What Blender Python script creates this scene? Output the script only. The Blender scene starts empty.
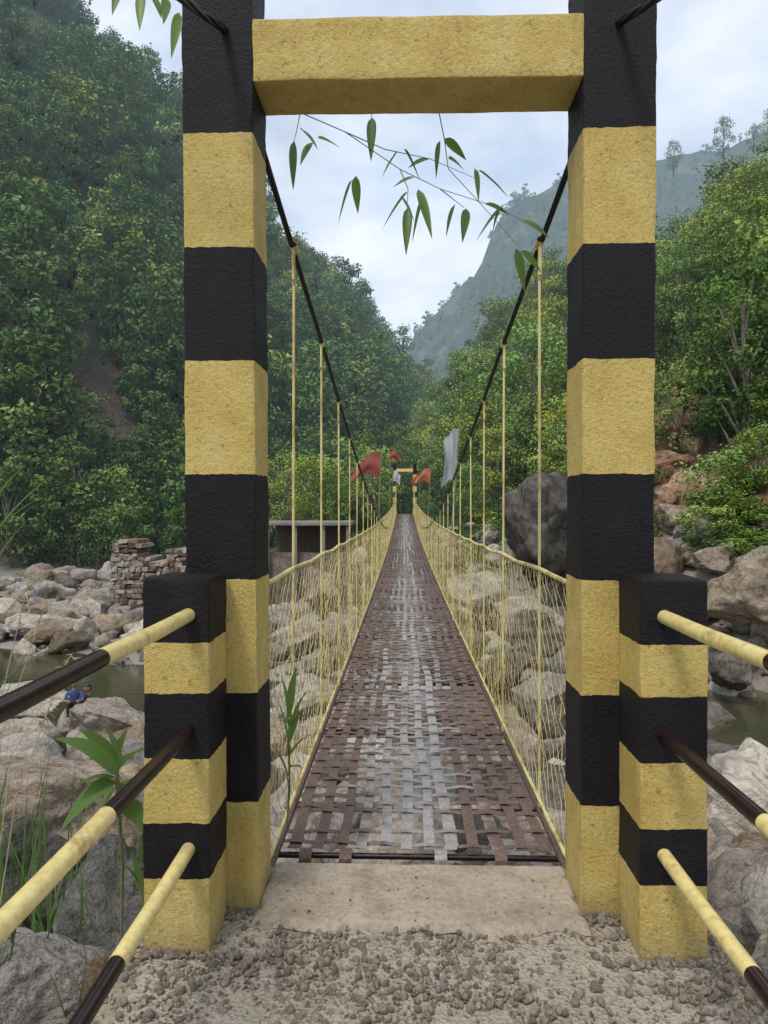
import bpy, math, random
import numpy as np
from mathutils import Vector, noise, Matrix, Euler
random.seed(7); np.random.seed(7)
scene=bpy.context.scene
R=math.radians
# ------------------------------------------------------------------ helpers
def link(o,parent=None):
    scene.collection.objects.link(o)
    if parent: o.parent=parent
    return o
def empty(name,loc=(0,0,0)):
    e=bpy.data.objects.new(name,None); e.location=loc; link(e); return e
def mesh_obj(name,V,F,mats,parent=None,smooth=False,midx=None,do_link=True):
    me=bpy.data.meshes.new(name)
    V=np.asarray(V,dtype=np.float64)
    me.from_pydata(V.tolist(),[],F if isinstance(F,list) else F.tolist())
    if not isinstance(mats,(list,tuple)): mats=[mats]
    for m in mats: me.materials.append(m)
    if midx is not None: me.polygons.foreach_set('material_index',np.asarray(midx,dtype=np.int32))
    if smooth: me.polygons.foreach_set('use_smooth',np.ones(len(me.polygons),dtype=bool))
    me.update()
    o=bpy.data.objects.new(name,me)
    if do_link: link(o,parent)
    return o
def set_attr(o,name,vals):
    a=o.data.attributes.new(name,'FLOAT','POINT'); a.data.foreach_set('value',np.asarray(vals,dtype=np.float32))
def tubes(A,B,ra,rb=None,n=3):
    A=np.asarray(A,float).reshape(-1,3);B=np.asarray(B,float).reshape(-1,3)
    N=len(A); ra=np.broadcast_to(ra,(N,)).astype(float); rb=ra if rb is None else np.broadcast_to(rb,(N,)).astype(float)
    d=B-A; L=np.linalg.norm(d,axis=1,keepdims=True)+1e-9; d=d/L
    up=np.tile([0,0,1.],(N,1)); up[np.abs(d[:,2])>.9]=[1,0,0]
    u=np.cross(d,up); u/=np.linalg.norm(u,axis=1,keepdims=True); v=np.cross(d,u)
    V=np.zeros((N,2*n,3))
    for k in range(n):
        c,s=math.cos(2*math.pi*k/n),math.sin(2*math.pi*k/n)
        o=u*c+v*s
        V[:,k]=A+o*ra[:,None]; V[:,n+k]=B+o*rb[:,None]
    base=(np.arange(N)*2*n)[:,None]
    fl=[]
    for k in range(n):
        k2=(k+1)%n
        fl.append(base+np.array([[k,k2,n+k2,n+k]]))
    F=np.concatenate(fl,axis=0)
    return V.reshape(-1,3),F
def curve_tube(name,pts,r,mat,parent=None,res=6,radii=None):
    cu=bpy.data.curves.new(name,'CURVE'); cu.dimensions='3D'; cu.bevel_depth=r; cu.bevel_resolution=res; cu.use_fill_caps=True
    sp=cu.splines.new('POLY'); sp.points.add(len(pts)-1)
    for i,p in enumerate(pts):
        sp.points[i].co=(p[0],p[1],p[2],1)
        if radii: sp.points[i].radius=radii[i]
    cu.materials.append(mat)
    o=bpy.data.objects.new(name,cu); link(o,parent); return o
def nz(x,y,z=0.0): return noise.noise(Vector((x,y,z)))
def fbm(x,y,z=0.0,o=4):
    s=0;a=1;f=1
    for i in range(o):
        s+=a*nz(x*f,y*f,z*f+i*7.3); a*=.5; f*=2.03
    return s
def sstep(a,b,t):
    t=max(0,min(1,(t-a)/(b-a))); return t*t*(3-2*t)
def lin(a,b,t): return max(0,min(1,(t-a)/(b-a)))
EYE=(-0.06,0.0,1.5)
def pixel_to_world(px,py,D):  # px, py are image pixels, cast out from the eye point
    "image pixel coordinates -> world position at forward distance D"
    return Vector((EYE[0]+(px-404)/740*D, D, EYE[2]+(508-py)/740*D))
# ------------------------------------------------------------------ materials
def newmat(name):
    m=bpy.data.materials.new(name); m.use_nodes=True; nt=m.node_tree
    for n in list(nt.nodes): nt.nodes.remove(n)
    out=nt.nodes.new('ShaderNodeOutputMaterial')
    return m,nt,out
def N(nt,t,**kw):
    n=nt.nodes.new(t)
    for k,v in kw.items():
        if hasattr(n,k): setattr(n,k,v)
        else: n.inputs[k].default_value=v
    return n
def coords(nt,kind='Object'):
    if kind=='World':
        g=N(nt,'ShaderNodeNewGeometry'); return g.outputs['Position']
    return N(nt,'ShaderNodeTexCoord').outputs[kind]
def noise_n(nt,co,scale,detail=5,rough=.55,dist=0):
    n=N(nt,'ShaderNodeTexNoise'); n.inputs['Scale'].default_value=scale; n.inputs['Detail'].default_value=detail
    n.inputs['Roughness'].default_value=rough; n.inputs['Distortion'].default_value=dist
    nt.links.new(co,n.inputs['Vector']); return n.outputs['Fac']
def ramp(nt,fac,stops,interp='LINEAR'):
    r=N(nt,'ShaderNodeValToRGB'); cr=r.color_ramp; cr.interpolation=interp
    while len(cr.elements)<len(stops): cr.elements.new(1.0)
    for i,(p,c) in enumerate(stops):
        cr.elements[i].position=p
    for i,(p,c) in enumerate(stops):
        cr.elements[i].color=(c[0],c[1],c[2],1) if not isinstance(c,(int,float)) else (c,c,c,1)
    nt.links.new(fac,r.inputs['Fac']); return r.outputs['Color']
def mix(nt,fac,a,b,mode='MIX'):
    n=N(nt,'ShaderNodeMix',data_type='RGBA',blend_type=mode)
    for s,v in ((n.inputs[0],fac),(n.inputs[6],a),(n.inputs[7],b)):
        if hasattr(v,'links') : nt.links.new(v,s)
        elif isinstance(v,(int,float)): s.default_value=v if s==n.inputs[0] else (v,v,v,1)
        else: s.default_value=(v[0],v[1],v[2],1)
    return n.outputs[2]
def math_n(nt,op,a,b=None):
    n=N(nt,'ShaderNodeMath',operation=op)
    for s,v in zip(n.inputs,(a,b)):
        if v is None: continue
        if hasattr(v,'links'): nt.links.new(v,s)
        else: s.default_value=v
    return n.outputs[0]
def bump(nt,h,strength=.4,dist=.02,normal=None):
    b=N(nt,'ShaderNodeBump'); b.inputs['Strength'].default_value=strength; b.inputs['Distance'].default_value=dist
    nt.links.new(h,b.inputs['Height'])
    if normal: nt.links.new(normal,b.inputs['Normal'])
    return b.outputs['Normal']
def principled(nt,col,rough=.8,metal=0,normal=None,spec=.5):
    p=N(nt,'ShaderNodeBsdfPrincipled')
    for k,v in (('Base Color',col),('Roughness',rough),('Metallic',metal)):
        if hasattr(v,'links'): nt.links.new(v,p.inputs[k])
        elif isinstance(v,(tuple,list)): p.inputs[k].default_value=(v[0],v[1],v[2],1)
        else: p.inputs[k].default_value=v
    p.inputs['Specular IOR Level'].default_value=spec
    if normal: nt.links.new(normal,p.inputs['Normal'])
    return p.outputs[0]
def diffuse(nt,col,normal=None):
    p=N(nt,'ShaderNodeBsdfDiffuse'); nt.links.new(col,p.inputs['Color'])
    if normal: nt.links.new(normal,p.inputs['Normal'])
    return p.outputs[0]
def haze(nt,sh,L=640.0):  # aerial haze painted into the material: emission growing with distance from the origin
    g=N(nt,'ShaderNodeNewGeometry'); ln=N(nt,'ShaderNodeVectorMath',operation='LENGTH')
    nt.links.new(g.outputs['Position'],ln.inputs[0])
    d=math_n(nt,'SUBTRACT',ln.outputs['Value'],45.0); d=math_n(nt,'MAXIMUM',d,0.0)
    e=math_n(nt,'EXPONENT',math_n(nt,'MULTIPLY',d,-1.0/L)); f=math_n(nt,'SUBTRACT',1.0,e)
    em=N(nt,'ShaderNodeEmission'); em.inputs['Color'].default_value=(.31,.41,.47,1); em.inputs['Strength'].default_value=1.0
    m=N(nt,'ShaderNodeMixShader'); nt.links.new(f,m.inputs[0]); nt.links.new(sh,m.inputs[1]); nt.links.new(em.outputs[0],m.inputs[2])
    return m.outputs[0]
YEL=(.78,.585,.175); BLK=(.009,.006,.009)
def paint_mat(name,bounds=None,first_black=False,scale=4.0,base=None):
    m,nt,out=newmat(name); co=coords(nt)
    n1=noise_n(nt,co,60,6,.7); n2=noise_n(nt,co,5,5,.6); n3=noise_n(nt,co,180,3,.6)
    yel=ramp(nt,n2,[(.3,(.66,.475,.125)),(.5,YEL),(.72,(.84,.67,.25))])
    yel=mix(nt,.5,yel,ramp(nt,n1,[(.3,.55),(.5,1.0),(.7,1.0)]),'MULTIPLY')
    spk=ramp(nt,noise_n(nt,co,38,4,.75),[(.59,0.0),(.67,1.0)])
    yel=mix(nt,math_n(nt,'MULTIPLY',spk,.6),yel,(.20,.13,.04))
    st_=N(nt,'ShaderNodeMapping'); st_.inputs['Scale'].default_value=(14,14,1.6); nt.links.new(co,st_.inputs['Vector'])
    drip=ramp(nt,noise_n(nt,st_.outputs[0],1.0,4,.6),[(.56,0.0),(.72,1.0)])
    yel=mix(nt,math_n(nt,'MULTIPLY',drip,.28),yel,(.36,.26,.10))
    blk=ramp(nt,n1,[(.35,(.004,.003,.005)),(.6,BLK),(.78,(.03,.022,.028))])
    blk=mix(nt,math_n(nt,'MULTIPLY',ramp(nt,n2,[(.55,0.0),(.75,1.0)]),.35),blk,(.045,.03,.028))
    if bounds is None:
        col=yel if base=='y' else blk
    else:
        sx=N(nt,'ShaderNodeSeparateXYZ'); nt.links.new(co,sx.inputs[0])
        jit=math_n(nt,'MULTIPLY',math_n(nt,'SUBTRACT',noise_n(nt,co,14,5,.7),.5),.020)
        z=math_n(nt,'DIVIDE',math_n(nt,'ADD',sx.outputs[2],jit),scale)
        st=[]; b=first_black
        for p in [0]+bounds:
            st.append((p/scale,0.0 if b else 1.0)); b=not b
        f=ramp(nt,z,st,'CONSTANT')
        col=mix(nt,f,blk,yel)
        gz=ramp(nt,math_n(nt,'ADD',sx.outputs[2],math_n(nt,'MULTIPLY',n2,.14)),[(.06,1.0),(.20,0.0)])
        col=mix(nt,math_n(nt,'MULTIPLY',gz,.55),col,(.32,.25,.16))
    nb=bump(nt,n1,1.0,.02); nb=bump(nt,n3,.7,.008,nb)
    rr=ramp(nt,n1,[(.3,.45),(.7,.7)])
    nt.links.new(principled(nt,col,rr,0,nb,.32),out.inputs[0]); return m
M_gate=paint_mat('striped_plaster',[.40,.80,1.22,1.62,2.046,2.46,2.885])
M_post=paint_mat('striped_plaster_post',[.235,.434,.649,.864,1.046])
M_beam=paint_mat('yellow_plaster',base='y')
def pipe_mat(name,black):
    m,nt,out=newmat(name); co=coords(nt)
    n=noise_n(nt,co,30,5,.6); n2=noise_n(nt,co,7,4,.7)
    if black: col=ramp(nt,n,[(.35,(.010,.005,.006)),(.65,(.026,.010,.010)),(.8,(.06,.03,.02))])
    else:
        col=ramp(nt,n,[(.3,(.56,.44,.16)),(.55,(.75,.61,.25)),(.8,(.79,.67,.33))])
        col=mix(nt,ramp(nt,n2,[(.60,0.0),(.68,.6)]),col,(.25,.15,.07))
    nt.links.new(principled(nt,col,.30,0,bump(nt,n,.15,.004)),out.inputs[0]); return m
M_py=pipe_mat('yellow_enamel',False); M_pb=pipe_mat('black_enamel',True)
def cable_mat():
    m,nt,out=newmat('cable_dark'); co=coords(nt)
    w=N(nt,'ShaderNodeTexWave'); w.inputs['Scale'].default_value=30; nt.links.new(co,w.inputs['Vector'])
    nt.links.new(principled(nt,(.02,.018,.02),.5,.5,bump(nt,w.outputs['Fac'],.8,.01)),out.inputs[0]); return m
M_cable=cable_mat()
def wire_mat():
    m,nt,out=newmat('yellow_wire'); co=coords(nt)
    n=noise_n(nt,co,6,3,.6)
    col=ramp(nt,n,[(.35,(.40,.30,.10)),(.5,(.66,.54,.21)),(.7,(.72,.62,.31))])
    nt.links.new(principled(nt,col,.5),out.inputs[0]); return m
M_wire=wire_mat()
def deck_mat():
    m,nt,out=newmat('rusty_steel'); co=coords(nt)
    at=N(nt,'ShaderNodeAttribute'); at.attribute_name='tone'
    sx=N(nt,'ShaderNodeSeparateXYZ'); nt.links.new(co,sx.inputs[0])
    ax=math_n(nt,'ABSOLUTE',sx.outputs[0])
    n1=noise_n(nt,co,9,5,.65); n2=noise_n(nt,co,70,5,.7); n3=noise_n(nt,co,1.3,3,.6)
    w=math_n(nt,'ADD',math_n(nt,'MULTIPLY',ax,1.05),math_n(nt,'MULTIPLY',n1,.6))
    w=math_n(nt,'ADD',w,math_n(nt,'MULTIPLY',at.outputs['Fac'],.45))
    w=math_n(nt,'ADD',w,math_n(nt,'MULTIPLY',n3,.4))
    f=ramp(nt,w,[(.78,0.0),(1.32,1.0)])
    steel=ramp(nt,n2,[(.3,(.19,.165,.15)),(.6,(.39,.36,.335)),(.8,(.54,.51,.48))])
    rust=ramp(nt,n2,[(.3,(.050,.030,.023)),(.55,(.150,.088,.062)),(.8,(.28,.18,.125))])
    col=mix(nt,f,steel,rust)
    rr=ramp(nt,f,[(0,.36),(1,.55)])
    nt.links.new(principled(nt,col,rr,.12,bump(nt,n2,.4,.003),.65),out.inputs[0]); return m
M_deck=deck_mat()
def rock_mat(name,dark,light,stain,sc=1.0,hz=True,lo=.25):
    m,nt,out=newmat(name); co=coords(nt)
    oi=N(nt,'ShaderNodeObjectInfo')
    va=N(nt,'ShaderNodeVectorMath',operation='ADD'); nt.links.new(co,va.inputs[0])
    cx=N(nt,'ShaderNodeCombineXYZ'); nt.links.new(math_n(nt,'MULTIPLY',oi.outputs['Random'],50),cx.inputs[0]); nt.links.new(cx.outputs[0],va.inputs[1])
    co=va.outputs[0]
    n1=noise_n(nt,co,1.6*sc,5,.62,.4); n2=noise_n(nt,co,14*sc,5,.7); n3=noise_n(nt,co,5*sc,4,.7,1.2)
    col=ramp(nt,n1,[(.3,dark),(.62,light)])
    col=mix(nt,ramp(nt,n3,[(.5,0.0),(.66,.8)]),col,stain)
    col=mix(nt,.6,col,ramp(nt,n2,[(.3,lo),(.7,1.1)]),'MULTIPLY')
    br=ramp(nt,oi.outputs['Random'],[(0,(.62,.59,.56)),(.3,(1.1,1.05,.98)),(.5,(.85,.72,.62)),(.75,(1.45,1.38,1.26)),(1,(.85,.86,.90))])
    col=mix(nt,1.0,col,br,'MULTIPLY')
    nb=bump(nt,n3,.6,.15); nb=bump(nt,n2,.7,.06,nb)
    sh=diffuse(nt,col,nb)
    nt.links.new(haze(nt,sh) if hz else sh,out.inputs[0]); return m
M_rock=rock_mat('river_stone',(.26,.245,.22),(.50,.47,.43),(.16,.14,.12))
M_rockd=rock_mat('dark_stone',(.10,.095,.088),(.25,.24,.225),(.055,.05,.045))
M_rockb=rock_mat('brown_stone',(.18,.145,.11),(.40,.335,.265),(.10,.075,.055))
M_rockr=rock_mat('red_outcrop_stone',(.22,.135,.09),(.48,.33,.24),(.08,.06,.035))
M_peb=rock_mat('pebble_stone',(.38,.34,.29),(.58,.53,.46),(.36,.28,.22),.5,False,.6)
def ground_mat(name,stops,sc=1.0,green=False,hz=True):
    m,nt,out=newmat(name); co=coords(nt,'World')
    n1=noise_n(nt,co,.35*sc,5,.65); n2=noise_n(nt,co,9*sc,6,.75)
    v=N(nt,'ShaderNodeTexVoronoi'); v.inputs['Scale'].default_value=22*sc; nt.links.new(co,v.inputs['Vector'])
    f=math_n(nt,'ADD',math_n(nt,'MULTIPLY',n1,.5),math_n(nt,'MULTIPLY',n2,.5))
    col=ramp(nt,f,stops)
    col=mix(nt,.35,col,mix(nt,.75,v.outputs['Color'],(.85,.82,.78)),'MULTIPLY')
    if green:
        sx=N(nt,'ShaderNodeSeparateXYZ'); nt.links.new(co,sx.inputs[0])
        z=math_n(nt,'ADD',sx.outputs[2],math_n(nt,'MULTIPLY',n1,3.0))
        fy=ramp(nt,math_n(nt,'MULTIPLY',sx.outputs[1],.01),[(.40,0.0),(.50,1.0)])
        fz=ramp(nt,math_n(nt,'DIVIDE',math_n(nt,'ADD',z,6.0),10.0),[(.30,0.0),(.55,1.0)])
        col=mix(nt,math_n(nt,'MULTIPLY',fy,fz),col,(.035,.06,.018))
    nb=bump(nt,v.outputs['Distance'],.6,.03); nb=bump(nt,n2,.6,.03,nb)
    sh=diffuse(nt,col,nb)
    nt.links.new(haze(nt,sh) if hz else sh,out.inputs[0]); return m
M_bed=ground_mat('riverbed_gravel',[(.3,(.18,.16,.135)),(.5,(.31,.285,.25)),(.7,(.43,.40,.36))],1.0,True)
M_path=ground_mat('path_gravel',[(.3,(.36,.31,.245)),(.5,(.50,.44,.355)),(.7,(.60,.54,.45))],3.0,False,False)
def hill_mat(name,rock,thr):
    m,nt,out=newmat(name); co=coords(nt,'World')
    n1=noise_n(nt,co,.05,4,.6); n2=noise_n(nt,co,.8,5,.75)
    soil=ramp(nt,n2,[(.3,(.015,.028,.010)),(.6,(.045,.07,.025)),(.75,(.08,.11,.04))])  # ground colour kept dark, painting in the shade between trees
    rk=ramp(nt,n2,[(.3,tuple(c*.35 for c in rock)),(.65,rock)])
    col=mix(nt,ramp(nt,n1,[(thr,0.0),(thr+.08,1.0)]),soil,rk)
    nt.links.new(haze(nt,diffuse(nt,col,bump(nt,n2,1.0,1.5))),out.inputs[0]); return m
M_hillL=hill_mat('hillside_left_soil',(.26,.20,.14),.40)
M_hillR=hill_mat('hillside_right_soil',(.42,.26,.17),.36)
M_hillF=hill_mat('mountain_rock',(.22,.21,.19),.50)
def leaf_mat(name,c1,c2,c3,tr=0,hz=True,gloss=.5):
    m,nt,out=newmat(name)
    oi=N(nt,'ShaderNodeObjectInfo'); at=N(nt,'ShaderNodeAttribute'); at.attribute_name='tone'
    if hz:
        n1=noise_n(nt,oi.outputs['Location'],.03,2,.5)
    else: n1=noise_n(nt,coords(nt,'World'),.5,2,.5)
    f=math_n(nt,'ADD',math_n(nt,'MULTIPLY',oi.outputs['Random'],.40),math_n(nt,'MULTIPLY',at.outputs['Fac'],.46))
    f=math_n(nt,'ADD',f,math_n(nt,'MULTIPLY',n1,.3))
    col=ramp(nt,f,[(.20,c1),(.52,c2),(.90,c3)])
    if hz:
        # per-tree hue drift: some crowns yellowish, some bluish
        wn=N(nt,'ShaderNodeTexWhiteNoise'); wn.noise_dimensions='3D'; nt.links.new(oi.outputs['Location'],wn.inputs['Vector'])
        tint=ramp(nt,wn.outputs['Value'],[(0,(.80,1.0,1.05)),(.5,(1,1,1)),(.85,(1.25,1.10,.80)),(1,(1.5,1.25,.85))])
        col=mix(nt,1.0,col,tint,'MULTIPLY')
        sh=diffuse(nt,col)
    else:
        p=principled(nt,col,gloss,0,None,.3)
        t=N(nt,'ShaderNodeBsdfTranslucent'); nt.links.new(col,t.inputs['Color'])
        ms=N(nt,'ShaderNodeMixShader'); ms.inputs[0].default_value=tr; nt.links.new(p,ms.inputs[1]); nt.links.new(t.outputs[0],ms.inputs[2])
        sh=ms.outputs[0]
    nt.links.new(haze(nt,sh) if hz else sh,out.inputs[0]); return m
M_leafD=leaf_mat('foliage_dark',(.014,.028,.010),(.056,.098,.030),(.17,.23,.075))
M_leafM=leaf_mat('foliage_medium',(.018,.038,.012),(.070,.125,.034),(.20,.28,.085))
M_leafL=leaf_mat('foliage_bright',(.030,.058,.013),(.14,.215,.045),(.34,.43,.12))
M_blade=leaf_mat('leaf_bamboo',(.08,.15,.035),(.14,.24,.06),(.20,.32,.09),.45,False,.4)
def simple(name,col,rough=.8,sc=20,var=.25,metal=0,hz=False):
    m,nt,out=newmat(name); co=coords(nt); n=noise_n(nt,co,sc,5,.6)
    c=ramp(nt,n,[(.3,tuple(x*(1-var) for x in col)),(.7,tuple(min(1,x*(1+var)) for x in col))])
    nt.links.new(principled(nt,c,rough,metal,bump(nt,n,.3,.01)),out.inputs[0]); return m
M_bark=simple('bark',(.19,.16,.13),.9,3,.4)
def conc_mat():
    m,nt,out=newmat('rough_concrete'); co=coords(nt)
    n1=noise_n(nt,co,4,5,.65); n2=noise_n(nt,co,45,6,.75)
    v=N(nt,'ShaderNodeTexVoronoi'); v.inputs['Scale'].default_value=60; nt.links.new(co,v.inputs['Vector'])
    col=ramp(nt,n1,[(.3,(.30,.25,.19)),(.5,(.46,.385,.295)),(.72,(.55,.47,.37))])
    col=mix(nt,.65,col,ramp(nt,n2,[(.3,.45),(.55,1.0)]),'MULTIPLY')
    nb=bump(nt,n2,.8,.014); nb=bump(nt,v.outputs['Distance'],.25,.01,nb)
    nt.links.new(diffuse(nt,col,nb),out.inputs[0]); return m
M_conc=conc_mat()
M_stem=simple('bamboo_stem',(.16,.18,.07),.6)
# ------------------------------------------------------------------ world / light
w=bpy.data.worlds.new('World'); scene.world=w; w.use_nodes=True; nt=w.node_tree
for n in list(nt.nodes): nt.nodes.remove(n)
out=nt.nodes.new('ShaderNodeOutputWorld'); bg=nt.nodes.new('ShaderNodeBackground'); bg.inputs['Strength'].default_value=.108
sky=nt.nodes.new('ShaderNodeTexSky'); sky.sky_type='NISHITA'; sky.sun_disc=False; sky.sun_elevation=R(58); sky.sun_rotation=R(200)
sky.air_density=1.3; sky.dust_density=2.5
tc=nt.nodes.new('ShaderNodeTexCoord'); mp=nt.nodes.new('ShaderNodeMapping'); mp.inputs['Scale'].default_value=(1,1,2.0)
nt.links.new(tc.outputs['Generated'],mp.inputs['Vector'])
c1=noise_n(nt,mp.outputs[0],2.6,6,.55,.3)
cf=ramp(nt,c1,[(.33,.45),(.62,.97)])
c2=noise_n(nt,mp.outputs[0],4.2,6,.5,.2)
cc=ramp(nt,c2,[(.33,(6.2,7.4,9.2)),(.68,(9.8,10.2,10.8))])
skb=mix(nt,1.0,sky.outputs[0],(1.5,1.5,1.5),'MULTIPLY')
nt.links.new(mix(nt,cf,skb,cc),bg.inputs['Color']); nt.links.new(bg.outputs[0],out.inputs[0])
sd=bpy.data.lights.new('sun','SUN'); sd.energy=2.0; sd.angle=R(14); sd.color=(1,.95,.87)
so=bpy.data.objects.new('sun',sd); link(so)
d=Vector((-.35,-.62,1.15)); so.rotation_euler=d.to_track_quat('Z','Y').to_euler(); so.location=(0,0,30)
scene.view_settings.view_transform='Standard'; scene.view_settings.look='None'; scene.view_settings.exposure=0
# ------------------------------------------------------------------ camera
cd=bpy.data.cameras.new('camera'); cd.sensor_fit='VERTICAL'; cd.sensor_height=36; cd.lens=26.0; cd.clip_end=4000; cd.clip_start=.05
cam=bpy.data.objects.new('camera',cd); link(cam); cam.location=EYE
cam.rotation_euler=(R(90-.31),0,R(1.55)); scene.camera=cam
# ------------------------------------------------------------------ terrain
WATER=-5.45
def yb(x):
    return float(np.interp(x,[-200,-60,-25,-6,0,4,8,9.7,13,16.7,20,28,60,200],[60,60,62,58,57,57,57,48,40,35,31,27,21,15]))
def ych(x): return 26.0-.22*x+1.0*math.sin(x*.2)
def h(x,y):
    bed=-5.0+.35*nz(x*.11,y*.11)+.2*nz(x*.45,y*.45,3)
    wd=2.7+1.6*sstep(5,10,abs(x))
    bed-=1.7*math.exp(-((y-ych(x))/wd)**2)
    ax=abs(x); side=sstep(.95,1.5,ax)
    nearz=-.04*(1-side)+side*((-.80 if x<0 else -.38)-.10*min(ax,12)+.12*nz(x*1.7,y*1.7))
    t=lin(3.0,16.0,y); t=t**.8
    z=nearz*(1-t)+bed*t
    z-=1.1*sstep(2.7,3.05,y)*(1-side)*(1-t)
    B=yb(x)
    top=float(np.interp(x,[-200,-14,-6,0,6,200],[-3.2,-3.0,-1.0,.8,.4,.4]))
    r=lin(B-11,B+2,y)
    z=z*(1-r)+(top+.5*nz(x*.2,y*.2,9)*min(1,ax*.3))*r
    return z
nx=250;u=np.linspace(-1,1,nx);xs=500*np.sinh(6*u)/math.sinh(6)
ny=300;u0=-math.asinh(45/900*math.sinh(6))/6;v=np.linspace(u0,1,ny);ys=6+900*np.sinh(6*v)/math.sinh(6)
V=[(x,y,h(x,y)) for y in ys for x in xs]
ii=np.arange(ny-1)[:,None]*nx+np.arange(nx-1)[None,:]; ii=ii.reshape(-1)
F=np.stack([ii,ii+1,ii+1+nx,ii+nx],1)
mesh_obj('terrain_riverbed',V,F,M_bed,smooth=True)
# water
m,nt,out=newmat('river_water'); co=coords(nt,'World'); n1=noise_n(nt,co,3.0,4,.6)
p=principled(nt,(.055,.055,.028),.06,0,bump(nt,n1,.25,.05)); nt.links.new(p,out.inputs[0])
gx=np.linspace(-150,150,40); gy=np.linspace(14,52,20)
V=[(x,y,WATER) for y in gy for x in gx]; ii=(np.arange(19)[:,None]*40+np.arange(39)[None,:]).reshape(-1)
mesh_obj('river_water',V,np.stack([ii,ii+1,ii+41,ii+40],1),m)
# ------------------------------------------------------------------ prototypes
def make_coll(name): return bpy.data.collections.new(name)
def icos(sub):
    import bmesh
    bm=bmesh.new(); bmesh.ops.create_icosphere(bm,subdivisions=sub,radius=1)
    V=np.array([v.co[:] for v in bm.verts]); F=[[v.index for v in f.verts] for f in bm.faces]; bm.free(); return V,F
ICO={s:icos(s) for s in (2,3,4,5,6)}
def rock_mesh(name,seed,mat,sub=3,facets=9,amp=.22):
    rs=np.random.RandomState(seed); V,F=ICO[sub]; V=V.copy()
    for k in range(facets):
        n=rs.normal(size=3); n/=np.linalg.norm(n); dd=rs.uniform(.5,.85)
        s=V@n; mk=s>dd; V[mk]-=np.outer((s[mk]-dd)*.95,n)
    out=[]
    for p in V:
        q=Vector(p)
        rid=1-abs(noise.noise(q*2.2+Vector((seed,2,7))))*2
        q=q*(1+amp*noise.noise(q*1.1+Vector((seed*3.1,0,0)))+amp*.4*noise.noise(q*3.1+Vector((seed,5,0)))+amp*.16*noise.noise(q*9+Vector((seed,9,0)))+amp*.07*noise.noise(q*22)-amp*.25*max(0,rid-.75)*2)
        out.append(q[:])
    V=np.array(out)*np.array([1,rs.uniform(.65,1),rs.uniform(.5,.8)])
    return mesh_obj(name,V,F,mat,smooth=True,do_link=False)
def leafcloud(cs,rad,cnt,size,rs,flat=.75,H=9):
    Vs=[];rn=[]
    for c,r in zip(cs,rad):
        n=cnt
        dirs=rs.normal(size=(n,3)); dirs/=np.linalg.norm(dirs,axis=1,keepdims=True)
        rr=r*rs.uniform(.35,1.0,size=(n,1))**.6*(1+.25*np.sin(dirs[:,:1]*5+c[0]*3)+.18*np.sin(dirs[:,1:2]*7))
        P=c+dirs*rr*np.array([1,1,flat])
        nrm=dirs*.6+rs.normal(size=(n,3))*.6+np.array([0,0,.5]); nrm/=np.linalg.norm(nrm,axis=1,keepdims=True)
        a=rs.normal(size=(n,3)); a[:,2]-=.5; a-=nrm*np.sum(a*nrm,1,keepdims=True); a/=np.linalg.norm(a,axis=1,keepdims=True)
        b=np.cross(nrm,a); L=size*rs.uniform(.5,1.3,size=(n,1)); W=L*.55
        Vs.append(np.stack([P-a*L*.5,P+b*W*.5,P+a*L*.5,P-b*W*.5],1).reshape(-1,3))
        br=.42+.34*(dirs[:,2])+.25*(c[2]/H-.5)+rs.uniform(-.18,.18,size=n)+rs.uniform(-.22,.22)  # crown shading painted into leaf colour: tops lighter, undersides darker, plus random variation
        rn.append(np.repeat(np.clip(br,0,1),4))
    V=np.concatenate(Vs); F=np.arange(len(V)).reshape(-1,4); return V,F,np.concatenate(rn)
def tree_proto(name,seed,leaf,H=9,spread=3,ncl=16,cnt=160,size=.36,low=.25,do_link=False):
    rs=np.random.RandomState(seed)
    A=[];B=[];ra=[];rb=[]
    p=np.array([0,0,-1.0]); n=7; pts=[p]
    for i in range(n):
        p=p+np.array([rs.normal()*.14,rs.normal()*.14,(H*.85+1)/n]); pts.append(p)
    for i in range(n):
        A.append(pts[i]);B.append(pts[i+1]);ra.append(H*.02*(1-i/(n+1)));rb.append(H*.02*(1-(i+1)/(n+1)))
    cs=[];rad=[]
    for k in range(ncl):
        t=low+(1-low)*((k+.5)/ncl); ang=k*2.4+rs.uniform(-.4,.4)
        prof=math.sin(math.pi*min(1,(t-low*.6)/(1.05-low*.6)))**.6
        rr=spread*prof*rs.uniform(.45,1.0)
        c=np.array([math.cos(ang)*rr,math.sin(ang)*rr,H*t*.97+rs.normal()*.3])
        idx=min(n,int(t*n*.8)); s=pts[idx]
        mid=(s+c)/2+np.array([0,0,.2*rr])
        A+=[s,mid];B+=[mid,c];ra+=[H*.008,H*.005];rb+=[H*.005,H*.002]
        cs.append(c); rad.append(spread*rs.uniform(.28,.50))
    TV,TF=tubes(A,B,np.array(ra),np.array(rb),5)
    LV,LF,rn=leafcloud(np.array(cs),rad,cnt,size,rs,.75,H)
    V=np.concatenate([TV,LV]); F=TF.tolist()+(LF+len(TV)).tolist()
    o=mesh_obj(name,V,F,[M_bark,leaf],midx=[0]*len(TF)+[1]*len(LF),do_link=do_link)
    set_attr(o,'tone',np.concatenate([np.zeros(len(TV)),rn])); return o
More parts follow.
